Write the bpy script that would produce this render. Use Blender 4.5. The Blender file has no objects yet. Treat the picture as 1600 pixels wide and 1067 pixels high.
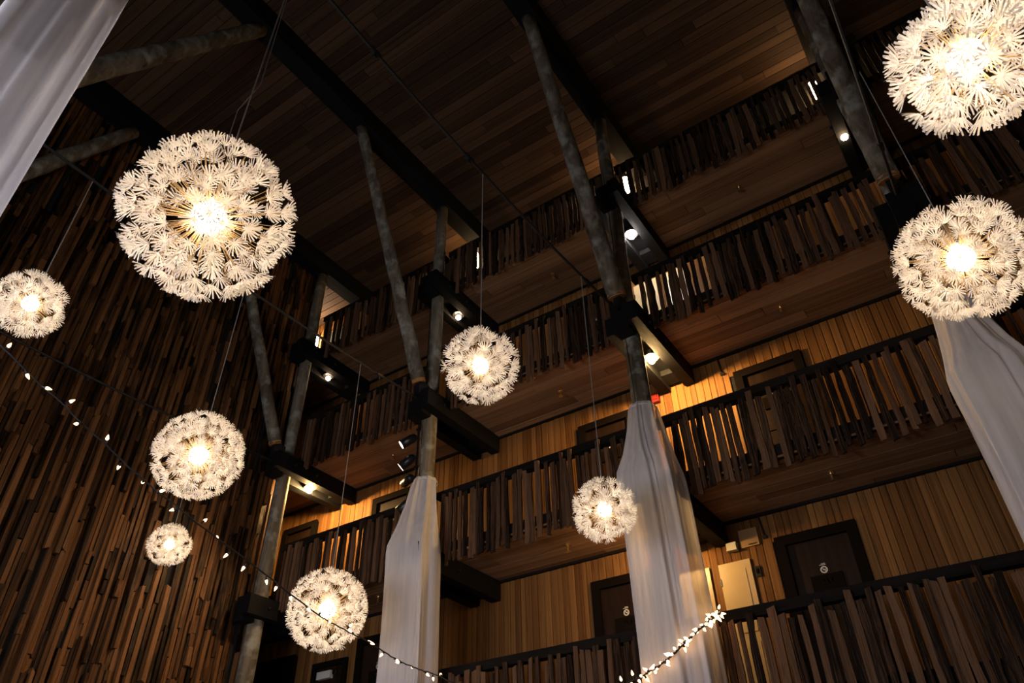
import bpy, math, random
from mathutils import Vector, Matrix

random.seed(7)
RND = random.Random(11)
scene = bpy.context.scene
col = scene.collection

# ------------------------------------------------------------------ camera
cam_data = bpy.data.cameras.new('camera')
cam_data.sensor_width = 36.0
cam_data.lens = 1142.93 / 1600 * 36.0
cam_data.clip_start = 0.05
cam = bpy.data.objects.new('camera', cam_data)
col.objects.link(cam)
CR = Vector((0.82539566, 0.56432494, -0.01610502))
CU = Vector((0.35618742, -0.49841198, 0.79038979))
CF = Vector((-0.43800974, 0.65812071, 0.61239253))
cam.matrix_world = Matrix(((CR.x, CU.x, -CF.x, 0), (CR.y, CU.y, -CF.y, 0), (CR.z, CU.z, -CF.z, 0), (0, 0, 0, 1)))
scene.camera = cam

# ------------------------------------------------------------------ world, big lights, exposure
world = bpy.data.worlds.new('world')
scene.world = world
world.use_nodes = True
world.node_tree.nodes['Background'].inputs[0].default_value = (0.55, 0.62, 0.8, 1)
world.node_tree.nodes['Background'].inputs[1].default_value = 0.002
vs = scene.view_settings
vs.view_transform = 'Standard'
vs.look = 'None'
vs.exposure = 0.8
vs.gamma = 1.0
vs.use_curve_mapping = False


def area(name, loc, target, sx, sy, power, color, spread=180):
    d = bpy.data.lights.new(name, 'AREA')
    d.shape = 'RECTANGLE'
    d.size = sx
    d.size_y = sy
    d.energy = power
    d.color = color
    d.spread = math.radians(spread)
    o = bpy.data.objects.new(name, d)
    col.objects.link(o)
    o.location = loc
    o.rotation_euler = (Vector(target) - Vector(loc)).to_track_quat('-Z', 'Y').to_euler()
    return o


# cool fill from an unseen window, added behind the camera to light the drapes
area('added_window_fill', (-4.2, -2.97, 0.6), (-4.2, 8.0, 0.6), 4.2, 2.6, 240, (0.86, 0.88, 1.0), 180)

# ------------------------------------------------------------------ dimensions
H = 2.75
S = {k: 4.30 + (k - 2) * H for k in (1, 2, 3, 4)}     # soffit heights of the balconies
S[5] = 12.55
YP, YR, YW = 8.2, 8.40, 9.90                          # post row, picket face, balcony wall
XL, XA, XB, XC = -10.88, -7.2, -3.3, 0.62
XEND, XRIGHT, YBACK, ZF = -14.0, 5.0, -3.0, -1.5
XWALL = -11.15

# ------------------------------------------------------------------ materials
MATS = {}


def new_mat(name):
    m = bpy.data.materials.new(name)
    m.use_nodes = True
    nt = m.node_tree
    b = nt.nodes['Principled BSDF']
    MATS[name] = m
    return m, nt, b


def wood(name, dark, light, axis='z', rough=0.6, grain=14.0, stretch=0.06, bump=0.25, spread=0.75, knots=True, unit=False, mottle=0.0, mot_col=None, spec=0.14, gamp=1.5):
    m, nt, b = new_mat(name)
    N, L = nt.nodes, nt.links
    tc = N.new('ShaderNodeTexCoord')
    info = N.new('ShaderNodeObjectInfo')
    geo = N.new('ShaderNodeNewGeometry')
    addr = N.new('ShaderNodeMath'); addr.operation = 'ADD'
    L.new(info.outputs['Random'], addr.inputs[0]); L.new(geo.outputs['Random Per Island'], addr.inputs[1])
    fr = N.new('ShaderNodeMath'); fr.operation = 'FRACT'
    L.new(addr.outputs[0], fr.inputs[0])
    mul = N.new('ShaderNodeMath'); mul.operation = 'MULTIPLY'; mul.inputs[1].default_value = 61.0
    L.new(fr.outputs[0], mul.inputs[0])
    off = N.new('ShaderNodeVectorMath'); off.operation = 'ADD'
    L.new(tc.outputs['Object'], off.inputs[0]); L.new(mul.outputs[0], off.inputs[1])
    mp = N.new('ShaderNodeMapping')
    sc = [1.0, 1.0, 1.0]
    sc['xyz'.index(axis)] = stretch
    mp.inputs['Scale'].default_value = sc
    L.new(off.outputs[0], mp.inputs['Vector'])
    n1 = N.new('ShaderNodeTexNoise'); n1.inputs['Scale'].default_value = grain; n1.inputs['Detail'].default_value = 6; n1.inputs['Roughness'].default_value = 0.65
    L.new(mp.outputs[0], n1.inputs['Vector'])
    mp2 = N.new('ShaderNodeMapping')
    sc2 = [1.0, 1.0, 1.0]; sc2['xyz'.index(axis)] = 0.3
    mp2.inputs['Scale'].default_value = sc2
    L.new(off.outputs[0], mp2.inputs['Vector'])
    n2 = N.new('ShaderNodeTexNoise'); n2.inputs['Scale'].default_value = grain * 0.22; n2.inputs['Detail'].default_value = 3
    L.new(mp2.outputs[0], n2.inputs['Vector'])
    # tone = grain*.5 + blotch*.25 + per-piece*spread
    a1 = N.new('ShaderNodeMath'); a1.operation = 'MULTIPLY_ADD'; a1.inputs[1].default_value = gamp; a1.inputs[2].default_value = -0.5 * gamp
    L.new(n1.outputs[0], a1.inputs[0])
    a2 = N.new('ShaderNodeMath'); a2.operation = 'MULTIPLY_ADD'; a2.inputs[1].default_value = 0.7
    L.new(n2.outputs[0], a2.inputs[0]); L.new(a1.outputs[0], a2.inputs[2])
    a3 = N.new('ShaderNodeMath'); a3.operation = 'MULTIPLY_ADD'; a3.inputs[1].default_value = spread
    L.new(fr.outputs[0], a3.inputs[0]); L.new(a2.outputs[0], a3.inputs[2])
    a4 = N.new('ShaderNodeMath'); a4.operation = 'SUBTRACT'; a4.inputs[1].default_value = spread * 0.42; a4.use_clamp = True
    L.new(a3.outputs[0], a4.inputs[0])
    ramp = N.new('ShaderNodeValToRGB')
    ramp.color_ramp.elements[0].color = (*dark, 1); ramp.color_ramp.elements[0].position = 0.05
    ramp.color_ramp.elements[1].color = (*light, 1); ramp.color_ramp.elements[1].position = 0.9
    L.new(a4.outputs[0], ramp.inputs[0])
    last = ramp.outputs[0]
    if knots:
        vo = N.new('ShaderNodeTexVoronoi'); vo.inputs['Scale'].default_value = 2.6 if not unit else 1.6
        mp3 = N.new('ShaderNodeMapping')
        sc3 = [1.0, 1.0, 1.0]; sc3['xyz'.index(axis)] = 0.45
        mp3.inputs['Scale'].default_value = sc3
        L.new(off.outputs[0], mp3.inputs['Vector']); L.new(mp3.outputs[0], vo.inputs['Vector'])
        kr = N.new('ShaderNodeValToRGB')
        kr.color_ramp.elements[0].color = (0.25, 0.2, 0.16, 1); kr.color_ramp.elements[0].position = 0.05
        kr.color_ramp.elements[1].color = (1, 1, 1, 1); kr.color_ramp.elements[1].position = 0.12
        L.new(vo.outputs['Distance'], kr.inputs[0])
        mx = N.new('ShaderNodeMixRGB'); mx.blend_type = 'MULTIPLY'; mx.inputs[0].default_value = 0.8
        L.new(last, mx.inputs[1]); L.new(kr.outputs[0], mx.inputs[2])
        last = mx.outputs[0]
    if mottle:
        n3 = N.new('ShaderNodeTexNoise'); n3.inputs['Scale'].default_value = 5.0; n3.inputs['Detail'].default_value = 5
        L.new(off.outputs[0], n3.inputs['Vector'])
        r3 = N.new('ShaderNodeValToRGB'); r3.color_ramp.elements[0].position = 0.5; r3.color_ramp.elements[1].position = 0.68
        L.new(n3.outputs[0], r3.inputs[0])
        m3 = N.new('ShaderNodeMath'); m3.operation = 'MULTIPLY'; m3.inputs[1].default_value = mottle
        L.new(r3.outputs[0], m3.inputs[0])
        mx2 = N.new('ShaderNodeMixRGB'); mx2.inputs[2].default_value = (*mot_col, 1)
        L.new(m3.outputs[0], mx2.inputs[0]); L.new(last, mx2.inputs[1])
        last = mx2.outputs[0]
    L.new(last, b.inputs['Base Color'])
    b.inputs['Roughness'].default_value = rough
    b.inputs['Specular IOR Level'].default_value = spec
    bp = N.new('ShaderNodeBump'); bp.inputs['Strength'].default_value = bump; bp.inputs['Distance'].default_value = 0.02
    L.new(n1.outputs[0], bp.inputs['Height']); L.new(bp.outputs[0], b.inputs['Normal'])
    return m


def plain(name, color, rough=0.5, metal=0.0, noise=0.15, scale=8.0, spec=0.5):
    m, nt, b = new_mat(name)
    N, L = nt.nodes, nt.links
    tc = N.new('ShaderNodeTexCoord')
    n = N.new('ShaderNodeTexNoise'); n.inputs['Scale'].default_value = scale; n.inputs['Detail'].default_value = 4
    L.new(tc.outputs['Object'], n.inputs['Vector'])
    ramp = N.new('ShaderNodeValToRGB')
    ramp.color_ramp.elements[0].color = (*[c * (1 - noise) for c in color], 1)
    ramp.color_ramp.elements[1].color = (*[min(1, c * (1 + noise)) for c in color], 1)
    L.new(n.outputs[0], ramp.inputs[0]); L.new(ramp.outputs[0], b.inputs['Base Color'])
    b.inputs['Roughness'].default_value = rough
    b.inputs['Metallic'].default_value = metal
    b.inputs['Specular IOR Level'].default_value = spec
    return m


def glow(name, color, strength):
    m, nt, b = new_mat(name)
    b.inputs['Base Color'].default_value = (0.8, 0.8, 0.8, 1)
    b.inputs['Emission Color'].default_value = (*color, 1)
    b.inputs['Emission Strength'].default_value = strength
    return m


def sheet(name, color, trans, opacity, tint=None):
    """thin cloth or paper: diffuse + translucent, with a share of open weave"""
    m, nt, b = new_mat(name)
    N, L = nt.nodes, nt.links
    N.remove(b)
    out = N['Material Output']
    d = N.new('ShaderNodeBsdfDiffuse'); d.inputs[0].default_value = (*color, 1)
    t = N.new('ShaderNodeBsdfTranslucent'); t.inputs[0].default_value = (*(tint or color), 1)
    mx = N.new('ShaderNodeMixShader'); mx.inputs[0].default_value = trans
    L.new(d.outputs[0], mx.inputs[1]); L.new(t.outputs[0], mx.inputs[2])
    if opacity >= 1:
        L.new(mx.outputs[0], out.inputs[0])
        return m
    tr = N.new('ShaderNodeBsdfTransparent')
    mx2 = N.new('ShaderNodeMixShader')
    tc = N.new('ShaderNodeTexCoord')
    mp = N.new('ShaderNodeMapping'); mp.inputs['Scale'].default_value = (1, 1, 0.05)
    L.new(tc.outputs['Object'], mp.inputs['Vector'])
    n = N.new('ShaderNodeTexNoise'); n.inputs['Scale'].default_value = 22.0
    L.new(mp.outputs[0], n.inputs['Vector'])
    ma = N.new('ShaderNodeMath'); ma.operation = 'MULTIPLY_ADD'; ma.inputs[1].default_value = 0.3; ma.inputs[2].default_value = opacity - 0.15; ma.use_clamp = True
    L.new(n.outputs[0], ma.inputs[0]); L.new(ma.outputs[0], mx2.inputs[0])
    L.new(tr.outputs[0], mx2.inputs[1]); L.new(mx.outputs[0], mx2.inputs[2])
    L.new(mx2.outputs[0], out.inputs[0])
    return m


M_BOARD = wood('wall_board_wood', (0.115, 0.044, 0.011), (0.36, 0.175, 0.053), 'z', 0.5, 16, 0.05, 0.25, 0.5)
M_SOFFIT = wood('soffit_wood', (0.14, 0.068, 0.03), (0.40, 0.22, 0.108), 'x', 0.6, 12, 0.06, 0.35, 0.5)
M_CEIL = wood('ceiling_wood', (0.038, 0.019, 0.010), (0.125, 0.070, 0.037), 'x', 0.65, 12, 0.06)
M_PICKET = wood('picket_wood', (0.009, 0.0048, 0.0028), (0.205, 0.106, 0.055), 'z', 0.7, 8.0, 0.18, 0.7, 0.9, True, True, gamp=1.9)
M_SLAT = wood('slat_wood', (0.007, 0.0032, 0.0014), (0.19, 0.085, 0.03), 'z', 0.5, 8.0, 0.18, 0.7, 0.95, True, True, gamp=1.9)
M_LOG = wood('log_wood', (0.075, 0.058, 0.036), (0.30, 0.255, 0.19), 'z', 0.75, 9, 0.12, 0.8, 0.2, True, False, 0.75, (0.36, 0.37, 0.31))
M_ENDGRAIN = wood('end_grain_wood', (0.36, 0.15, 0.04), (0.60, 0.30, 0.09), 'x', 0.7, 20, 0.6, 0.2, 0.2, False)
M_BEAM = wood('black_stained_wood', (0.004, 0.004, 0.004), (0.009, 0.0095, 0.0105), 'y', 0.7, 8, 0.08, 0.3, 0.3, False, spec=0.15)
M_RAIL = wood('dark_rail_wood', (0.007, 0.006, 0.005), (0.020, 0.015, 0.012), 'x', 0.8, 8, 0.08, 0.3, 0.3, False, spec=0.1)
M_BACKING = plain('dark_backing', (0.006, 0.005, 0.004), 0.9)
M_DOOR = wood('door_wood', (0.012, 0.006, 0.0035), (0.035, 0.018, 0.010), 'z', 0.5, 10, 0.05, 0.15, 0.2, False, spec=0.12)
M_FRAME = plain('door_frame_paint', (0.008, 0.0055, 0.004), 0.8, spec=0.04)
M_FLOOR = wood('floor_wood', (0.05, 0.025, 0.012), (0.14, 0.075, 0.038), 'y', 0.4, 10, 0.05)
M_PLASTER = plain('dark_gallery_wall', (0.06, 0.038, 0.022), 0.8)
M_CREAM = plain('cream_paint', (0.62, 0.47, 0.27), 0.35, 0, 0.06)
M_TAN = plain('tan_panel', (0.40, 0.25, 0.11), 0.45, 0, 0.06)
M_STEEL = plain('black_steel', (0.012, 0.012, 0.013), 0.35, 0.0)
M_CABLE = plain('black_cable', (0.008, 0.008, 0.008), 0.6)
M_WIRE = plain('pendant_wire', (0.38, 0.36, 0.33), 0.4, 0.3)
M_BRASS = plain('sprinkler_brass', (0.75, 0.55, 0.28), 0.25, 0.9)
M_RED = plain('alarm_red', (0.16, 0.004, 0.004), 0.5)
M_WHITE = plain('white_enamel', (0.72, 0.70, 0.64), 0.35, 0, 0.04)
M_GOLD = plain('gold_digits', (0.7, 0.45, 0.16), 0.3, 0.8)
M_PAPER = sheet('flower_paper', (0.74, 0.72, 0.73), 0.55, 1.0, (0.72, 0.68, 0.62))
M_STEM = plain('stem_bamboo', (0.50, 0.33, 0.14), 0.5)
M_CLOTH = sheet('sheer_cloth', (0.93, 0.89, 0.90), 0.25, 0.74)
M_GLOBE = glow('lamp_globe', (1.0, 0.79, 0.57), 37.0)
M_GLOBE_SMALL = glow('small_lamp_globe', (1.0, 0.79, 0.57), 25.0)
M_BULB_WARM = glow('warm_bulb', (1.0, 0.58, 0.20), 370.0)
M_BULB_STRONG = glow('strong_warm_bulb', (1.0, 0.60, 0.22), 1600.0)
M_BULB_DIM = glow('dim_warm_bulb', (1.0, 0.66, 0.36), 55.0)
M_BULB_WHITE = glow('white_bulb', (1.0, 0.90, 0.82), 380.0)
M_LANTERN_BRIGHT = glow('bright_lantern_glass', (1.0, 0.72, 0.45), 110.0)
M_LANTERN = glow('lantern_glass', (1.0, 0.62, 0.28), 30.0)
M_FAIRY = glow('fairy_bulb', (1.0, 0.56, 0.26), 3.6)
M_SPOTFACE = glow('spotlight_lens', (1.0, 0.86, 0.72), 5.0)
M_GLASS, _nt, _b = new_mat('window_glass')
_b.inputs['Transmission Weight'].default_value = 1.0
_b.inputs['Roughness'].default_value = 0.02
_b.inputs['Base Color'].default_value = (0.9, 0.95, 1, 1)

# ------------------------------------------------------------------ mesh helpers


class MB:
    def __init__(self):
        self.v, self.f = [], []

    def add(self, vs, fs):
        n = len(self.v)
        self.v += [tuple(p) for p in vs]
        self.f += [tuple(i + n for i in q) for q in fs]
        return self

    def box(self, x0, x1, y0, y1, z0, z1):
        return self.add([(x0, y0, z0), (x1, y0, z0), (x1, y1, z0), (x0, y1, z0), (x0, y0, z1), (x1, y0, z1), (x1, y1, z1), (x0, y1, z1)],
                        [(0, 3, 2, 1), (4, 5, 6, 7), (0, 1, 5, 4), (1, 2, 6, 5), (2, 3, 7, 6), (3, 0, 4, 7)])

    def tube(self, pts, radii, n=8, caps=True, wob=0.0, rnd=None):
        pts = [Vector(p) for p in pts]
        if not hasattr(radii, '__len__'):
            radii = [radii] * len(pts)
        rings = []
        ref = None
        base = [1 + (rnd.uniform(-wob, wob) if rnd else 0) for _ in range(n)]
        for i, p in enumerate(pts):
            t = (pts[min(i + 1, len(pts) - 1)] - pts[max(i - 1, 0)]).normalized()
            if ref is None:
                ref = Vector((1, 0, 0)) if abs(t.x) < 0.9 else Vector((0, 1, 0))
            a = (ref - t * ref.dot(t)).normalized()
            ref = a
            b = t.cross(a)
            ring = []
            for k in range(n):
                w = 2 * math.pi * k / n
                r = radii[i] * base[k] * (1 + (rnd.uniform(-wob, wob) * 0.6 if rnd else 0))
                ring.append(p + (a * math.cos(w) + b * math.sin(w)) * r)
            rings.append(ring)
        vs = [q for r in rings for q in r]
        fs = []
        for i in range(len(rings) - 1):
            for k in range(n):
                fs.append((i * n + k, i * n + (k + 1) % n, (i + 1) * n + (k + 1) % n, (i + 1) * n + k))
        if caps:
            fs.append(tuple(reversed(range(n))))
            fs.append(tuple((len(rings) - 1) * n + k for k in range(n)))
        return self.add(vs, fs)

    def lathe(self, prof, n=12, center=(0, 0, 0)):
        cx, cy, cz = center
        vs, fs = [], []
        for r, z in prof:
            for k in range(n):
                w = 2 * math.pi * k / n
                vs.append((cx + r * math.cos(w), cy + r * math.sin(w), cz + z))
        for i in range(len(prof) - 1):
            for k in range(n):
                fs.append((i * n + k, i * n + (k + 1) % n, (i + 1) * n + (k + 1) % n, (i + 1) * n + k))
        fs.append(tuple(reversed(range(n))))
        fs.append(tuple((len(prof) - 1) * n + k for k in range(n)))
        return self.add(vs, fs)

    def mesh(self, name, mat, smooth=False):
        me = bpy.data.meshes.new(name)
        me.from_pydata(self.v, [], self.f)
        me.materials.append(mat)
        if smooth:
            for p in me.polygons:
                p.use_smooth = True
        me.update()
        return me


def link(name, me, parent=None, loc=(0, 0, 0), rot=None, scale=None):
    o = bpy.data.objects.new(name, me)
    col.objects.link(o)
    if parent is not None:
        o.parent = parent
    o.location = loc
    if rot is not None:
        o.rotation_euler = rot
    if scale is not None:
        o.scale = scale
    return o


def build(name, mb, mat, parent=None, smooth=False, loc=(0, 0, 0), rot=None):
    return link(name, mb.mesh(name, mat, smooth), parent, loc, rot)


def tag(o, label, cat, group=None):
    o['label'] = label
    o['category'] = cat
    if group:
        o['group'] = group
    return o


def thing(name, label, cat, loc=(0, 0, 0), group=None, rot=None):
    o = link(name, None, None, loc, rot)
    o.empty_display_size = 0.1
    return tag(o, label, cat, group)


def struct(o):
    o['kind'] = 'structure'
    return o


def plank_mesh(name, mat, axis, ch=0.10):
    """unit plank, long axis 'x' or 'z'; front (-y or -z) face chamfered"""
    prof = [(0, 1), (0, ch * 1.6), (ch, 0), (1 - ch, 0), (1, ch * 1.6), (1, 1)]   # (across, depth)
    vs = []
    for e in (0, 1):
        for a, d in prof:
            vs.append((a - 0.5, d, e) if axis == 'z' else (e, a - 0.5, d))
    n = len(prof)
    fs = [(i, (i + 1) % n, n + (i + 1) % n, n + i) for i in range(n)]
    fs += [tuple(range(n - 1, -1, -1)), tuple(range(n, 2 * n))]
    return MB().add(vs, fs).mesh(name, mat)


def split_board(rnd, sections=6, wob=0.12):
    """wavy split board, x across -.5...5, y depth 0..1, z 0..1"""
    vs, fs = [], []
    c = w = 0
    for i in range(sections):
        z = i / (sections - 1)
        c = 0.6 * c + rnd.uniform(-wob, wob)
        w = 1 + rnd.uniform(-wob, wob) * 1.2
        skew = rnd.uniform(-0.012, 0.012) if i in (0, sections - 1) else 0
        d = rnd.uniform(-0.12, 0.12)
        vs += [(c - w / 2, d, z - skew), (c + w / 2, d, z + skew), (c + w / 2, 1, z + skew), (c - w / 2, 1, z - skew)]
    for i in range(sections - 1):
        for k in range(4):
            fs.append((i * 4 + k, i * 4 + (k + 1) % 4, i * 4 + 4 + (k + 1) % 4, i * 4 + 4 + k))
    fs += [(3, 2, 1, 0), tuple((sections - 1) * 4 + k for k in range(4))]
    return vs, fs


# ------------------------------------------------------------------ room shell
struct(build('floor', MB().box(XEND, XRIGHT, YBACK, YW + 0.3, ZF - 0.2, ZF), M_FLOOR))

# doors of the balcony wall: x ranges of the casings
DOORS = [(-12.70, -11.68), (-10.06, -9.0), (-5.21, -4.15), (-2.37, -1.31), (1.95, 3.01)]
DTOP = 2.36       # casing top above the soffit of the floor it stands on
board_me = plank_mesh('wall_board', M_BOARD, 'z')
for k in (1, 2, 3, 4):
    z0 = S[k] + 0.2
    z1 = S[k + 1]
    wall = struct(build('wall_balcony_back', MB().box(XEND, XRIGHT, YW + 0.03, YW + 0.3, z0 - 0.2, z1 + (0 if k < 4 else 0.0)), M_BACKING))
    x = XEND
    rr = random.Random(100 + k)
    while x < 4.2:
        w = rr.uniform(0.085, 0.135)
        xc = x + w / 2
        lo = z0 + (0.35 if k > 1 else 0.3)
        if any(a - 0.02 < xc < b + 0.02 for a, b in DOORS):
            lo = S[k] + DTOP - 0.03
        if k < 4 or xc < -10.5:
            link('wall_board', board_me, wall, (xc, YW + rr.uniform(-0.004, 0.006), lo), None, (w - 0.006, 0.03, z1 - lo + 0.01))
        x += w
struct(build('wall_balcony_foot', MB().box(XEND, XRIGHT, YW, YW + 0.3, ZF, S[1]), M_PLASTER))
for k in (2, 3, 4):
    struct(build('trim_%d' % (k - 1), MB().box(XEND, XRIGHT, YW - 0.05, YW + 0.01, S[k] - 0.035, S[k] + 0.02), M_RAIL))

# balcony floors with boarded soffits
soff_me = plank_mesh('soffit_board', M_SOFFIT, 'x', 0.04)
for k in (1, 2, 3, 4):
    fl = struct(build('balcony_floor', MB().box(XEND, XRIGHT, YR + 0.06, YW + 0.02, S[k] + 0.03, S[k] + 0.2), M_RAIL))
    if k == 1:
        continue
    rr = random.Random(200 + k)
    edges = [YR + 0.03, 8.62, 8.84, 9.07, 9.29, 9.50, 9.71, YW]
    for a, b in zip(edges, edges[1:]):
        x = XEND
        while x < 4.2:
            ln = rr.uniform(2.6, 4.6)
            link('soffit_board', soff_me, fl, (x + 0.004, (a + b) / 2, S[k] + rr.uniform(-0.004, 0.004)), None, (ln - 0.008, b - a - 0.008, 0.03))
            x += ln

# boarded ceiling
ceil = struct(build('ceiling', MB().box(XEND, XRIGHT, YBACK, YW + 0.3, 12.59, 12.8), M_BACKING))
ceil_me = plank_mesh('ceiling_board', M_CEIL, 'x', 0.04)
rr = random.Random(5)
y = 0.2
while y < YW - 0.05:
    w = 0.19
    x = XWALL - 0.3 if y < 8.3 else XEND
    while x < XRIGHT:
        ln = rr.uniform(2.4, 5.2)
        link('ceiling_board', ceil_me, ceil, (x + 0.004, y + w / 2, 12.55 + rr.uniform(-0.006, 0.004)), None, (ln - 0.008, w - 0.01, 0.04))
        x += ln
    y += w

# remaining walls of the hall (behind and beside the camera)
struct(build('wall_right', MB().box(XRIGHT, XRIGHT + 0.3, YBACK, YW + 0.3, ZF, 12.6), M_PLASTER))
struct(build('wall_corridor_end', MB().box(XEND - 0.3, XEND, 8.4, YW + 0.3, ZF, 12.6), M_PLASTER))
wf = MB().box(XEND, -6.4, YBACK - 0.3, YBACK, ZF, 12.6).box(-2.0, XRIGHT, YBACK - 0.3, YBACK, ZF, 12.6)
wf.box(-6.4, -2.0, YBACK - 0.3, YBACK, ZF, -0.8).box(-6.4, -2.0, YBACK - 0.3, YBACK, 2.0, 12.6)
struct(build('wall_front', wf, M_PLASTER))
win = MB().box(-6.4, -2.0, YBACK - 0.2, YBACK - 0.1, -0.8, -0.7).box(-6.4, -2.0, YBACK - 0.2, YBACK - 0.1, 1.9, 2.0)  # unseen window, added as a source for the cool fill
for xx in (-6.4, -4.97, -3.53, -2.1):
    win.box(xx, xx + 0.1, YBACK - 0.2, YBACK - 0.1, -0.7, 1.9)
w1 = struct(build('added_window_1', win, M_FRAME))
for a, b in ((-6.3, -4.97), (-4.87, -3.53), (-3.43, -2.1)):
    build('window_pane', MB().box(a, b, YBACK - 0.16, YBACK - 0.15, -0.7, 1.9), M_GLASS, w1)

# slatted left wall
wl = struct(build('wall_left', MB().box(XWALL - 0.3, XWALL, YBACK, YR, ZF, 12.56), M_BACKING))
slat_shapes = [split_board(random.Random(300 + i), 4, 0.05) for i in range(5)]
slat_me = [MB().add(*s).mesh('wall_slat', M_SLAT) for s in slat_shapes]
rr = random.Random(21)
slats = []
y = 0.6
while y < YR - 0.02:
    w = rr.uniform(0.045, 0.10)
    z = 0.6 + rr.uniform(-0.9, 0)
    while z < 12.5:
        ln = min(rr.choice((0.25, 0.6, 1.0, 1.5, 2.1)) * rr.uniform(0.8, 1.25), 12.55 - z)
        dep = rr.choice((0.015, 0.035, 0.055, 0.08, 0.11))
        if rr.random() > 0.04:
            slats.append((y + w / 2, z, w * rr.uniform(0.8, 0.97), ln - rr.uniform(0.004, 0.02), dep, rr.randrange(5), rr.uniform(-0.012, 0.012)))
        z += ln
    y += w
slats.sort(key=lambda s: s[0] ** 2 + (s[1] + s[3] / 2 - 3.2) ** 2 + (0 if 1.6 < s[0] and 1.8 < s[1] + s[3] / 2 < 10 else 500))
rest = MB()
for i, (yc, z, w, ln, dep, q, tilt) in enumerate(slats):
    if i < 300:
        link('wall_slat', slat_me[q], wl, (XWALL + dep, yc, z), (tilt, 0, math.pi / 2), (w, dep + 0.01, ln))
    else:
        vs, fs = slat_shapes[q]
        rest.add([(XWALL + dep - b * (dep + 0.01), yc + a * w - tilt * c * ln, z + c * ln) for a, b, c in vs], fs)
rest_o = build('wall_slats_rest', rest, M_SLAT, wl)
rest_o['kind'] = 'stuff'

# doors
ring = MB()
nseg = 20
for k in range(nseg):
    a0, a1 = 2 * math.pi * k / nseg, 2 * math.pi * (k + 1) / nseg
    vs = []
    for a in (a0, a1):
        for r in (0.030, 0.046):
            for yy in (-0.004, 0.0):
                vs.append((r * math.cos(a), yy, r * math.sin(a)))
    ring.add(vs, [(0, 2, 6, 4), (1, 5, 7, 3), (2, 3, 7, 6), (0, 4, 5, 1)])
ring.add([(-0.03, -0.004, 0.022), (-0.022, -0.004, 0.03), (0.03, -0.004, -0.022), (0.022, -0.004, -0.03)], [(0, 1, 2, 3)])
ring.box(-0.012, 0.02, -0.004, 0, -0.008, 0.008)
ring_me = ring.mesh('emblem', M_WHITE)
dn = 0
for k in (1, 2, 3):
    for a, b in DOORS:
        if k == 3 and a < -12:
            continue
        dn += 1
        t = S[k] + DTOP
        z0 = S[k] + 0.2
        c = 0.13
        fr = MB().box(a, a + c, YW - 0.05, YW + 0.02, z0, t).box(b - c, b, YW - 0.05, YW + 0.02, z0, t).box(a + c, b - c, YW - 0.05, YW + 0.02, t - c, t)
        d = struct(build('door_%d' % dn, fr, M_FRAME))
        leaf = build('door_leaf', MB().box(a + c, b - c, YW + 0.01, YW + 0.04, z0, t - c), M_DOOR, d)
        m = (a + b) / 2
        pl = MB()
        for u0, u1 in ((a + c + 0.08, m - 0.03), (m + 0.03, b - c - 0.08)):
            for v0, v1 in ((z0 + 0.15, z0 + 0.85), (z0 + 1.0, t - c - 0.75)):
                pl.box(u0, u1, YW - 0.002, YW + 0.012, v0, v1)
        build('raised_panel', pl, M_DOOR, leaf)
        ex = m - 0.01
        link('emblem', ring_me, leaf, (ex, YW + 0.009, t - 0.535))
        build('emblem_caption', MB().box(ex - 0.045, ex + 0.035, YW + 0.005, YW + 0.01, t - 0.475, t - 0.468).box(ex - 0.02, ex + 0.03, YW + 0.005, YW + 0.01, t - 0.46, t - 0.453), M_WHITE, leaf)
        build('number_plate', MB().box(m - 0.2, m + 0.2, YW - 0.012, YW + 0.01, t - 0.80, t - 0.60), M_FRAME, leaf)
        num = MB()
        for x0, x1, h in ((-0.03, -0.034, 0.03), (0.0, 0.022, 0.07), (0.07, 0.062, 0.055)):
            num.add([(ex + x0, YW - 0.015, t - 0.65), (ex + x0 + 0.012, YW - 0.015, t - 0.65), (ex + x1 + 0.012, YW - 0.015, t - 0.65 - h), (ex + x1, YW - 0.015, t - 0.65 - h)], [(0, 1, 2, 3), (3, 2, 1, 0)])
        build('door_number', num, M_GOLD, leaf)
        build('peephole', MB().lathe([(0.012, 0), (0.012, 0.01)], 8), M_BRASS, leaf, False, (m + 0.02, YW - 0.0, t - 0.84), (math.pi / 2, 0, 0))

# ------------------------------------------------------------------ log posts, ceiling beams, struts
TIER = {1: 'lowest balcony', 2: 'second balcony', 3: 'third balcony', 4: 'top balcony'}
POSTS = {'L': XL, 'A': XA, 'B': XB, 'C': XC}
WHERE = {'L': 'by the slatted wall', 'A': 'with the spotlights', 'B': 'by the cream cupboards', 'C': 'farthest from the slatted wall'}


def log_tube(p0, p1, r0, r1, seed, seg=14):
    rnd = random.Random(seed)
    p0, p1 = Vector(p0), Vector(p1)
    pts, rad = [], []
    for i in range(seg + 1):
        t = i / seg
        j = 0.012 if 0 < i < seg else 0
        pts.append(p0.lerp(p1, t) + Vector((rnd.uniform(-j, j), rnd.uniform(-j, j), 0)))
        rad.append((r0 + (r1 - r0) * t) * (1 + rnd.uniform(-0.03, 0.03)))
    return MB().tube(pts, rad, 14, True, 0.025, rnd)


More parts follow.
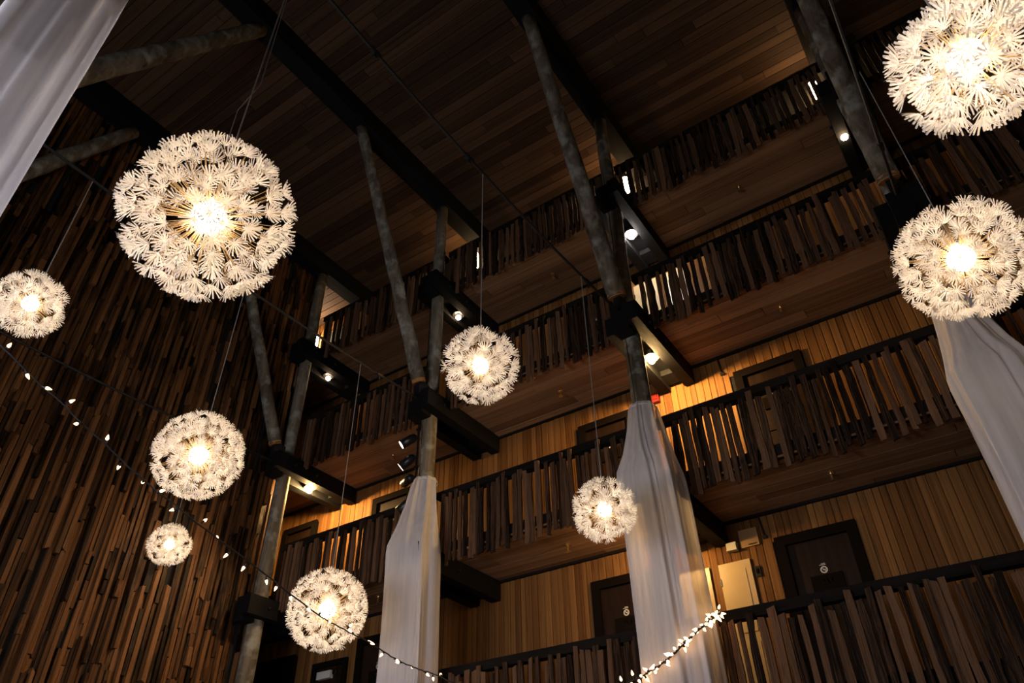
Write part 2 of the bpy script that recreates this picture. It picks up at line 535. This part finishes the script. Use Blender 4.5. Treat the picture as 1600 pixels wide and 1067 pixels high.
for n, x in POSTS.items():
    o = thing('log_post', 'tall peeled log post ' + WHERE[n], 'post', (x, YP, ZF), 'log posts along the balconies')
    build('shaft', log_tube((0, 0, 0), (0, 0, 12.12 - ZF), 0.155, 0.115, ord(n)), M_LOG, o, True)
    crack = MB()
    rnd = random.Random(ord(n) + 5)
    pts, rad = [], []
    for i in range(16):
        zz = 5.2 + i * 0.45
        ang = -1.9 + rnd.uniform(-0.1, 0.1)
        r = 0.155 - 0.04 * zz / 13.6
        pts.append((r * math.cos(ang), r * math.sin(ang), zz)); rad.append(0.006 if 0 < i < 15 else 0.002)
    build('drying_crack', crack.tube(pts, rad, 5), M_BACKING, o)

for n, x in POSTS.items():
    o = thing('ceiling_beam', 'black ceiling beam over the log post ' + WHERE[n], 'beam', (x, 3.4, 12.05), 'black ceiling beams')
    build('beam', MB().box(-0.17, 0.17, -6.35, 6.48, 0.0, 0.53), M_BEAM, o)
    for yy in (-0.3, 2.3, 4.8):
        build('bolt', MB().lathe([(0.03, 0), (0.03, 0.02)], 6), M_STEEL, o, False, (-0.08, yy, -0.018))

for n, x in POSTS.items():
    p1, p0 = Vector((x, 5.66, 12.08)), Vector((x, 7.86, 7.30))
    o = thing('log_strut', 'slanting log strut rising from the post ' + WHERE[n], 'strut', p0, 'struts on the balcony side')
    dr = (p1 - p0)
    r = 0.145 if n in 'BC' else 0.125
    build('shaft', log_tube((0, 0, 0), dr, r, r * 0.8, ord(n) + 50), M_LOG, o, True)
    u = dr.normalized()
    e = build('cut_end', MB().tube([u * -0.012, u * 0.05], [r * 0.97, r * 1.02], 14), M_ENDGRAIN, o)
    e['label'] = 'pale orange sawn end'
    build('fixing_plate', MB().box(-0.05, 0.05, -0.04, 0.22, -0.27, 0.02), M_STEEL, o)
for n in ('L', 'A'):
    x = POSTS[n]
    p1, p0 = Vector((x, 3.18, 12.08)), Vector((x, 0.85, 7.35))
    o = thing('log_strut', 'log strut leaning the opposite way, under the ceiling beam ' + ('at the dark slatted wall' if n == 'L' else 'next to the draped corner'), 'strut', p0)
    build('shaft', log_tube((0, 0, 0), p1 - p0, 0.15, 0.125, ord(n) + 90), M_LOG, o, True)

# double beams under the balconies
for n, x in POSTS.items():
    for k in (2, 3, 4):
        o = thing('double_beam', 'black double beam under the %s at the post %s' % (TIER[k], WHERE[n]), 'beam', (x, YP, S[k]), 'double beams under the balconies')
        for s in (-1, 1):
            y0 = -0.42 if s > 0 else -0.24
            bm = MB()
            a, b = sorted((s * 0.125, s * 0.30))
            bm.box(a, b, y0, 1.66, -0.33, -0.002)
            be = build('beam', bm, M_BEAM, o)
            for yy in (0.0, 0.55):
                bo = build('bolt', MB().lathe([(0.028, 0), (0.028, 0.025), (0.015, 0.04)], 6), M_STEEL, be, False, (s * 0.30, yy, -0.165), (0, s * math.pi / 2, 0))
        build('spacer_block', MB().box(-0.125, 0.125, -0.36, -0.13, -0.40, 0.02), M_BEAM, o)
        build('filler_board', MB().box(-0.125, 0.125, 0.17, 1.66, -0.14, -0.01), M_BEAM, o)
        build('spacer_block', MB().box(-0.125, 0.125, 1.3, 1.62, -0.24, -0.14), M_BEAM, o)

# ------------------------------------------------------------------ picket railings
pick_me = [MB().add(*split_board(random.Random(400 + i), 7, 0.13)).mesh('picket', M_PICKET) for i in range(10)]
BAYS = [('from slatted wall to spotlight post', XL + 0.14, XA - 0.16), ('from spotlight post to cupboard-side post', XA + 0.14, XB - 0.16),
        ('from cupboard-side post to farthest post', XB + 0.14, XC - 0.16), ('past the farthest post', XC + 0.14, XRIGHT - 0.02)]
for k in (1, 2, 3, 4):
    for bi, (bn, x0, x1) in enumerate(BAYS):
        rr = random.Random(500 + k * 10 + bi)
        o = thing('balcony_railing', 'rough picket railing of the %s, %s' % (TIER[k], bn), 'railing', (x0, YR, S[k]), 'picket railings')
        ln = x1 - x0
        hr = build('handrail', MB().box(-0.1, ln + 0.1, 0.035, 0.17, 0.985, 1.105), M_RAIL, o)
        build('lower_rail', MB().box(-0.1, ln + 0.1, 0.035, 0.10, 0.0, 0.15), M_RAIL, o)
        x = 0.02
        gm = rr.uniform(0.022, 0.042)
        while x < ln - 0.03:
            w = rr.uniform(0.05, 0.088)
            lo = -0.17 + rr.uniform(-0.03, 0.07)
            hi = 1.00 + rr.uniform(-0.12, 0.05)
            link('picket', rr.choice(pick_me), o, (x + w / 2, rr.choice((-0.02, 0.0)) , lo), (rr.uniform(-0.01, 0.01), rr.uniform(-0.018, 0.018), 0), (w, 0.034, hi - lo))
            x += w + max(0.002, rr.gauss(gm, 0.022))

# ------------------------------------------------------------------ cables, bulbs, lanterns, sprinklers, wall fittings
CZ = 6.85


def cable_z(n, y):
    sag = 0.28 if n == 'B' else 0.14
    t = (y - 0.2) / 7.8
    base = {'L': 6.95, 'A': 6.98, 'B': 7.02, 'C': 7.0}[n]
    return base - sag * 4 * t * (1 - t)


for n, x in POSTS.items():
    o = thing('steel_cable', 'black cable strung across the hall to the post ' + WHERE[n], 'cable', (x, 0, 0), 'cables across the hall')
    pts = [(0, y, cable_z(n, y)) for y in [0.2 + 7.75 * i / 24 for i in range(25)]]
    build('strand', MB().tube(pts, 0.02, 6), M_CABLE, o)
    for y in (2.6, 4.15, 6.9):
        cl = MB().tube([(0, y - 0.06, cable_z(n, y - 0.06)), (0, y + 0.06, cable_z(n, y + 0.06))], 0.034, 6)
        cl.box(-0.012, 0.012, y - 0.02, y + 0.02, cable_z(n, y) - 0.09, cable_z(n, y))
        build('cable_clamp', cl, M_STEEL, o)


def sphere(r, n=14, m=9, sz=1.0):
    return MB().lathe([(max(r * math.sin(math.pi * i / m), 0.0008), -r * sz * math.cos(math.pi * i / m)) for i in range(m + 1)], n)


BULBS = [('L', 3, M_BULB_STRONG, 'warm yellow'), ('L', 4, M_BULB_DIM, 'small pinkish white'), ('A', 4, M_BULB_DIM, 'small pinkish white'),
         ('B', 4, M_BULB_WHITE, 'glaring white'), ('B', 3, M_BULB_STRONG, 'warm orange'), ('B', 2, M_BULB_WARM, 'warm orange'), ('C', 4, M_BULB_DIM, 'small pinkish white')]
for n, k, mat, cname in BULBS:
    x = POSTS[n] + {'C4': -0.2, 'B2': -0.42}.get(n + str(k), 0.0)
    o = thing('bulb_lamp', '%s bulb under the %s, post %s' % (cname, TIER[k], WHERE[n]), 'lamp', (x, 8.88 if (n, k) != ('B', 2) else 9.0, S[k]), 'bulb lamps between the double beams')
    build('lamp_base', MB().lathe([(0.075, 0), (0.075, -0.05), (0.045, -0.08), (0.045, -0.30)], 12), M_STEEL, o, True)
    build('shade_collar', MB().lathe([(0.046, -0.25), (0.122, -0.28), (0.122, -0.288), (0.046, -0.28)], 16), M_STEEL, o)
    build('bulb', sphere(0.055), mat, o, True, (0, 0, -0.34))

for n in ('L', 'A', 'B', 'C'):
    x = POSTS[n] - 0.27 if n != 'L' else -12.76
    o = thing('wall_lantern', 'lit wall lantern on the top balcony behind the post ' + WHERE[n], 'lamp', (x, YW - 0.13, 11.72), 'wall lanterns of the top balcony')
    build('bracket', MB().box(-0.05, 0.05, 0.08, 0.15, 0.0, 0.5).box(-0.02, 0.02, 0.0, 0.1, 0.43, 0.47), M_STEEL, o)
    lm = M_LANTERN_BRIGHT if n == 'L' else M_LANTERN
    build('shade', MB().lathe([(0.075, 0.0), (0.08, 0.22)], 12), lm, o, True)
    build('top_globe', sphere(0.085), lm, o, True, (0, 0, 0.33))

for k, xs in ((2, (-1.32, -5.2, -9.0)), (3, (-1.3, -5.14, -8.97)), (4, (-1.35, -5.13, -8.95))):
    for x in xs:
        w = 'the two draped posts' if -7 < x < -3 else ('the cupboard doors and the farthest post' if x > -3 else 'the slatted wall post and the spotlights')
        o = thing('sprinkler_head', 'brass sprinkler head under the %s between %s' % (TIER[k], w), 'sprinkler', (x, 9.2, S[k]), 'sprinkler heads')
        build('stem', MB().lathe([(0.045, 0.0), (0.045, -0.014), (0.016, -0.016), (0.016, -0.075)], 10), M_BRASS, o)
        build('deflector', MB().lathe([(0.008, -0.075), (0.026, -0.105), (0.038, -0.112), (0.038, -0.118)], 10), M_BRASS, o)

for k in (1, 3):
    for j, (a, b) in enumerate(((-3.79, -3.335), (-3.2, -2.75))):
        o = thing('cupboard_door', 'cream painted cupboard door on the %s, %s' % (TIER[k], 'with the white bell box above it' if (j and k == 1) else ('nearer the spotlight post' if j == 0 else 'nearer the dark room door')), 'cupboard door', (a, YW - 0.006, S[k] + 0.25), 'cream cupboard doors')
        w = b - a
        t = 1.92
        build('leaf', MB().box(0, w, -0.035, 0.0, 0, t), M_CREAM, o)
        p = MB()
        for z0, z1 in ((0.12, 0.85), (0.98, t - 0.12)):
            p.box(0.08, w - 0.08, -0.045, -0.035, z0, z1)
        build('raised_panel', p, M_CREAM, o)
        build('hinge', MB().box(-0.012, 0.012, -0.045, -0.03, t - 0.3, t - 0.2), M_STEEL, o)
        build('knob', sphere(0.02, 8, 6), M_BRASS, o, True, (w - 0.05, -0.06, 0.9))

o = thing('bell_box', 'small white bell box on the pine wall above the cupboard door', 'box', (-2.95, YW - 0.03, 3.92))
build('case', MB().box(-0.07, 0.07, -0.06, 0.03, -0.055, 0.055), M_WHITE, o)
build('lip', MB().box(-0.075, 0.075, -0.075, -0.055, -0.06, -0.045), M_WHITE, o)
o = thing('notice_board', 'wide tan panel on the pine wall beside the bell box', 'panel', (-2.70, YW - 0.02, 3.99))
build('panel', MB().box(-0.13, 0.13, -0.015, 0.02, -0.11, 0.14), M_TAN, o)
build('slot', MB().box(-0.02, 0.10, -0.018, -0.012, -0.09, -0.075), M_STEEL, o)
o = thing('wall_switch', 'dark switch plate on the pine wall beside the cupboard door', 'switch', (-2.68, YW - 0.01, 3.53))
build('plate', MB().box(-0.04, 0.04, -0.015, 0.01, -0.07, 0.07), M_STEEL, o)
build('toggle', MB().box(-0.012, 0.012, -0.03, -0.01, -0.03, 0.03), M_FRAME, o)
for k, x in ((1, -2.5), (2, -2.56)):
    o = thing('conduit', 'thin black conduit dropping from the soffit onto the wall of the %s' % TIER[k], 'conduit', (x, YW - 0.025, S[k + 1]))
    build('pipe', MB().tube([(-0.015, 0, -0.01), (0, 0, -0.12), (0.02, 0, -0.33)], 0.013, 6), M_STEEL, o)
    build('end_box', MB().box(-0.01, 0.05, -0.02, 0.02, -0.36, -0.32), M_STEEL, o)
o = thing('fire_alarm', 'red fire alarm box by the beam over the second balcony', 'alarm', (-3.70, YW - 0.03, 6.68))
build('case', MB().box(-0.06, 0.06, -0.05, 0.03, -0.08, 0.08), M_RED, o)
build('horn', MB().box(-0.035, 0.035, -0.06, -0.05, -0.03, 0.05), M_RED, o)
o = thing('wall_niche', 'dark framed niche holding a white box on the lowest balcony', 'niche', (-10.71, YW, 3.64))
build('frame', MB().box(-0.44, -0.34, -0.06, 0.02, -1.6, 0).box(0.34, 0.44, -0.06, 0.02, -1.6, 0).box(-0.34, 0.34, -0.06, 0.02, -0.1, 0), M_FRAME, o)
build('back_panel', MB().box(-0.34, 0.34, -0.02, 0.0, -1.6, -0.1), M_DOOR, o)
build('white_box', MB().box(-0.24, 0.10, -0.10, -0.02, -0.31, -0.18), M_WHITE, o)
build('black_ring', MB().tube([(0.17 + 0.045 * math.cos(a / 12 * 6.2832), -0.06, -0.22 + 0.045 * math.sin(a / 12 * 6.2832)) for a in range(13)], 0.012, 5), M_STEEL, o)

# spotlights on the post
o = thing('spotlight_pipe', 'thin black pipe strapped along the spotlight post', 'pipe', (XA - 0.19, YP - 0.05, 4.9))
build('pipe', MB().tube([(0, 0, 0), (0, 0, 1.75)], 0.02, 8), M_STEEL, o)
build('strap', MB().box(-0.03, 0.2, -0.03, 0.03, 0.9, 0.94).box(-0.03, 0.2, -0.03, 0.03, 1.62, 1.66), M_STEEL, o)
for i, (dz, aim) in enumerate(((6.42, (-11.1, 5.6, 3.4)), (6.03, (-11.1, 6.7, 3.0)), (5.66, (-10.2, 9.3, 5.7)), (5.30, (-11.1, 6.2, 1.5)))):
    nm = ('topmost', 'second from the top', 'third from the top', 'lowest, behind the drape')[i]
    base = Vector((XA - (0.30 if i < 3 else 0.38), YP - (0.05 if i < 3 else -0.06), dz))
    o = thing('spotlight', 'black can spotlight on the log post, ' + nm, 'spotlight', base, 'spotlights on the log post')
    body = MB().tube([(0.06, 0, 0), (0.03, 0, 0), (-0.02, 0, 0), (-0.24, 0, 0)], [0.03, 0.06, 0.078, 0.078], 14)
    dv = (Vector(aim) - base).normalized()
    c = build('can', body, M_STEEL, o, True, (0, 0, 0), (-dv).to_track_quat('X', 'Z').to_euler())
    build('lens', MB().tube([(-0.243, 0, 0), (-0.233, 0, 0)], 0.07, 14), M_SPOTFACE if i < 2 else M_FRAME, c)
    build('arm', MB().tube([(0.05, 0, 0), (0.11 if i < 3 else 0.19, 0 if i < 3 else -0.11, 0)], 0.014, 6), M_STEEL, o)
    if i >= 2:
        continue        # switched off
    ld = bpy.data.lights.new('spotlight_beam', 'SPOT')
    ld.energy = 150
    ld.color = (1.0, 0.62, 0.30)
    ld.spot_size = math.radians(62)
    ld.spot_blend = 0.8
    ld.shadow_soft_size = 0.05
    lo = bpy.data.objects.new('spotlight_beam', ld)
    col.objects.link(lo)
    lo.parent = o
    lo.location = dv * 0.27
    lo.rotation_euler = dv.to_track_quat('-Z', 'Y').to_euler()

# ------------------------------------------------------------------ pendants


def flower_mesh(seed):
    rnd = random.Random(seed)
    m = MB()
    n = 16
    m.add([(0.014 * math.cos(2 * math.pi * k / 10), 0.014 * math.sin(2 * math.pi * k / 10), 0.0) for k in range(10)], [tuple(range(10))])
    for k in range(n):
        a = 2 * math.pi * (k + rnd.uniform(-0.25, 0.25)) / n
        L = rnd.uniform(0.9, 1.08)
        ca, sa = math.cos(a), math.sin(a)
        vs = []
        rise = rnd.uniform(0.8, 1.2)
        for t, w in ((0, 0.0026), (0.4, 0.0042), (0.75, 0.0048), (1, 0.0046)):
            r = 0.011 + 0.062 * L * (t - 0.10 * t * t)
            h = 0.042 * L * rise * t ** 1.2
            vs += [(r * ca - w * sa, r * sa + w * ca, h), (r * ca + w * sa, r * sa - w * ca, h)]
        m.add(vs, [(0, 1, 3, 2), (2, 3, 5, 4), (4, 5, 7, 6)])
    return m.mesh('paper_flower', M_PAPER)


flower_mes = [flower_mesh(700 + i) for i in range(4)]
PEND = [  # x, y, z, diameter, cable, label
    (-3.30, 1.56, 3.45, 1.05, 'B', 'big white paper-flower globe lamp with a loose second wire beside its cord'),
    (0.66, 2.52, 2.80, 0.62, 'C', 'white paper-flower globe lamp hung highest, above the one before the farthest drape'),
    (0.66, 5.73, 4.18, 1.02, 'C', 'big white paper-flower globe lamp in front of the farthest drape'),
    (-3.30, 4.42, 3.99, 0.715, 'B', 'white paper-flower globe lamp between the spotlight post and the cupboard-side post, higher one'),
    (-7.20, 4.20, 4.22, 1.02, 'A', 'big white paper-flower globe lamp hung before the slatted wall over the string lights'),
    (-10.72, 6.18, 4.65, 0.66, 'L', 'small white paper-flower globe lamp hung right against the slatted wall'),
    (-7.20, 6.47, 3.03, 1.01, 'A', 'big white paper-flower globe lamp crossed by the string lights'),
    (-3.30, 6.70, 3.40, 0.70, 'B', 'small white paper-flower globe lamp low before the drape of the cupboard-side post'),
    (-7.20, 1.95, 4.96, 0.68, 'A', 'white paper-flower globe lamp high before the slatted wall, above the first string bulbs'),
]
for pi, (x, y, z, dia, cb, lab) in enumerate(PEND):
    rr = random.Random(900 + pi)
    o = thing('pendant_lamp', lab, 'pendant lamp', (x, y, z), 'paper flower pendant lamps')
    big = dia > 0.85
    R = dia / 2
    rd = R - 0.042
    gr = 0.105 if big else 0.078
    build('globe', sphere(gr, 18, 12), M_GLOBE if big else M_GLOBE_SMALL, o, True)
    ztop = cable_z(cb, y) - z
    build('cord', MB().tube([(0, 0, gr * 0.9), (0, 0, ztop + 0.03)], 0.0055, 5), M_WIRE, o)
    build('lamp_cap', MB().lathe([(0.035, gr * 0.85), (0.035, gr + 0.05), (0.012, gr + 0.09)], 10), M_WHITE, o)
    if pi == 0:
        build('loose_wire', MB().tube([(0.02, 0, R - 0.05), (-0.05, -0.03, R + 0.25), (-0.06, -0.03, R + 0.62), (0.02, 0.03, R + 0.95), (0.01, 0, ztop)], 0.003, 5), M_WIRE, o)
    n = 210 if big else 104
    stems = MB()
    for i in range(n):
        zz = 1 - 2 * (i + 0.5) / n
        ph = i * 2.399963 + rr.uniform(-0.16, 0.16)
        zz = max(-0.995, min(0.995, zz + rr.uniform(-0.05, 0.05)))
        q = math.sqrt(1 - zz * zz)
        d = Vector((q * math.cos(ph), q * math.sin(ph), zz))
        if rr.random() < 0.05:
            continue
        rad = rd - (0.0 if rr.random() < 0.62 else rr.uniform(0.02, 0.07))
        tilt = (d + Vector((rr.uniform(-1, 1), rr.uniform(-1, 1), rr.uniform(-1, 1))) * 0.2).normalized()
        eul = tilt.to_track_quat('Z', 'Y').to_euler()
        s = rr.uniform(0.92, 1.08)
        link('paper_flower', flower_mes[i % 4], o, d * rad, eul, (s, s, s))
        stems.tube([d * gr * 0.9, d * rad], 0.0022, 3, False)
    build('stems', stems, M_STEM, o)

# ------------------------------------------------------------------ string lights


def string_light(lab, pts, spacing, seed, off=0.07):
    rnd = random.Random(seed)
    pts = [Vector(p) for p in pts]
    fine = []
    for i in range(len(pts) - 1):
        p0, p1, p2, p3 = pts[max(i - 1, 0)], pts[i], pts[i + 1], pts[min(i + 2, len(pts) - 1)]
        for j in range(10):
            t = j / 10
            fine.append(0.5 * ((2 * p1) + (p2 - p0) * t + (2 * p0 - 5 * p1 + 4 * p2 - p3) * t * t + (3 * p1 - p0 - 3 * p2 + p3) * t ** 3))
    fine.append(pts[-1])
    o = thing('string_lights', lab, 'string lights', fine[0], 'strings of fairy lights')
    base = fine[0]
    wob = [p - base + Vector((rnd.uniform(-1, 1), rnd.uniform(-1, 1), rnd.uniform(-1, 1))) * 0.006 for p in fine]
    build('wire', MB().tube(wob, 0.008, 5), M_CABLE, o)
    bulb_me = MB().lathe([(0.004, 0), (0.013, 0.01), (0.015, 0.022), (0.009, 0.042), (0.002, 0.058)], 8).mesh('fairy_bulb', M_FAIRY, True)
    sock_me = MB().lathe([(0.011, -0.028), (0.012, 0.006)], 6).mesh('socket', M_CABLE)
    acc = 0.0
    nxt = spacing * 0.3
    for i in range(len(wob) - 1):
        seg = (wob[i + 1] - wob[i]).length
        while acc + seg > nxt:
            p = wob[i].lerp(wob[i + 1], (nxt - acc) / seg)
            dirv = Vector((rnd.uniform(-1, 1), rnd.uniform(-1, 1), rnd.uniform(-1.2, 0.9))).normalized()
            e = dirv.to_track_quat('Z', 'Y').to_euler()
            q = p + dirv * off * rnd.uniform(0.3, 1.0)
            b = link('fairy_bulb', bulb_me, o, q, e)
            link('socket', sock_me, b)
            nxt += spacing * rnd.uniform(0.75, 1.25)
        acc += seg
    return o


string_light('fairy light string sloping past the slatted wall down to the spotlight post drape',
             [(-6.3, 1.2, 4.04), (-6.3, 1.68, 3.82), (-6.3, 2.58, 3.46), (-6.3, 3.39, 3.16), (-6.3, 4.62, 2.82), (-6.3, 5.57, 2.56), (-6.4, 6.387, 2.502), (-6.55, 7.121, 2.461), (-6.62, 7.64, 2.45), (-6.23, 7.62, 2.30), (-5.6, 7.62, 1.98), (-4.8, 7.62, 1.72), (-4.2, 7.63, 1.74), (-3.74, 7.64, 1.865)], 0.22, 31)
string_light('dense fairy light string climbing over the drape of the cupboard-side post',
             [(-3.74, 7.64, 1.865), (-3.46, 7.64, 1.94), (-3.15, 7.63, 2.063), (-2.907, 7.64, 2.216), (-2.77, 7.72, 2.33), (-2.74, 8.1, 2.53), (-2.83, 8.38, 2.64)], 0.032, 32, 0.04)

# ------------------------------------------------------------------ drapes


def drape(lab, x, yp, side, ztop, seed, fold=0.022, square=0.5):
    """sheer cloth gathered round a post, spread over the beam ends, open at the back; side -1: beams point to -y"""
    rnd = random.Random(seed)
    prof = [  # z, half width, offset toward the hall, half depth, sideways shift
        (ztop + 0.04, 0.185, 0.00, 0.185, 0), (ztop, 0.195, 0.0, 0.195, 0), (ztop - 0.08, 0.20, 0.02, 0.20, 0), (ztop - 0.4, 0.245, 0.06, 0.235, 0.01), (ztop - 0.8, 0.31, 0.12, 0.27, 0.02),
        (4.36, 0.365, 0.17, 0.31, 0.025), (4.24, 0.375, 0.175, 0.315, 0.03), (3.9, 0.375, 0.175, 0.315, 0.045), (3.2, 0.375, 0.175, 0.31, 0.06), (2.2, 0.385, 0.175, 0.31, 0.075), (1.0, 0.40, 0.175, 0.32, 0.08), (-0.2, 0.42, 0.175, 0.33, 0.08), (ZF + 0.04, 0.44, 0.175, 0.34, 0.08)]
    na = 150
    a0, a1 = math.radians(-28), math.radians(208)
    ph = [rnd.uniform(0, 6.28) for _ in range(4)]
    vs, fs = [], []
    for zi, (z, hw, of, hd, sx) in enumerate(prof):
        amp = fold * (0.45 if zi < 2 else 1.0) * (1 + 0.06 * zi)
        for k in range(na + 1):
            a = a0 + (a1 - a0) * k / na
            b = a + 0.22 * math.sin(3 * a + ph[3]) + 0.10 * math.sin(8 * a + ph[2])
            wv = amp * (0.8 * math.sin(7 * b + ph[0]) + 0.55 * math.sin(13 * b + ph[1] + 0.15 * zi) + 0.12 * math.sin(31 * b + ph[2]))
            c, s = math.cos(a), math.sin(a)
            e = square if zi >= 5 else (0.5 + 0.5 * square if zi == 4 else 1.0)          # squarer where it lies over the beam ends
            px = (hw + wv) * math.copysign(abs(c) ** e, c)
            py = (hd + wv) * math.copysign(abs(s) ** e, s) + of
            vs.append((px + sx, side * py, z - 4.36))
    n = na + 1
    for i in range(len(prof) - 1):
        for k in range(na):
            fs.append((i * n + k, i * n + k + 1, (i + 1) * n + k + 1, (i + 1) * n + k))
    o = thing('drape', lab, 'drape', (x, yp, 4.36), 'sheer white drapes')
    build('cloth', MB().add(vs, fs), M_CLOTH, o, True)
    tie = [(0.197 * math.cos(t / 24 * 6.2832), side * 0.197 * math.sin(t / 24 * 6.2832), ztop - 4.36 - 0.01) for t in range(25)]
    build('gathering_tie', MB().tube(tie, 0.010, 5), M_WHITE, o)
    return o


drape('sheer white drape tied round the post carrying the spotlights', XA, YP, -1, 5.50, 41)
drape('sheer white drape tied round the post before the cream cupboard doors', XB, YP, -1, 5.45, 42)
drape('sheer white drape on the farthest post, below the big paper-flower lamp', XC, YP, -1, 5.45, 43)
drape('sheer white drape across the hall from the balconies, on the opposite post', -3.3, 0.09, 1, 5.45, 44, 0.022, 0.85)
o = thing('log_post', 'log post inside the drape across the hall from the balconies', 'post', (-3.3, 0.09, ZF))
build('shaft', log_tube((0, 0, 0), (0, 0, 12.12 - ZF), 0.155, 0.115, 77), M_LOG, o, True)
o = thing('double_beam', 'black double beam whose ends push out the drape across the hall', 'beam', (-3.3, 0.09, S[2]))
for s in (-1, 1):
    a, b = sorted((s * 0.125, s * 0.30))
    build('beam', MB().box(a, b, -2.8, 0.34, -0.33, -0.002), M_BEAM, o)
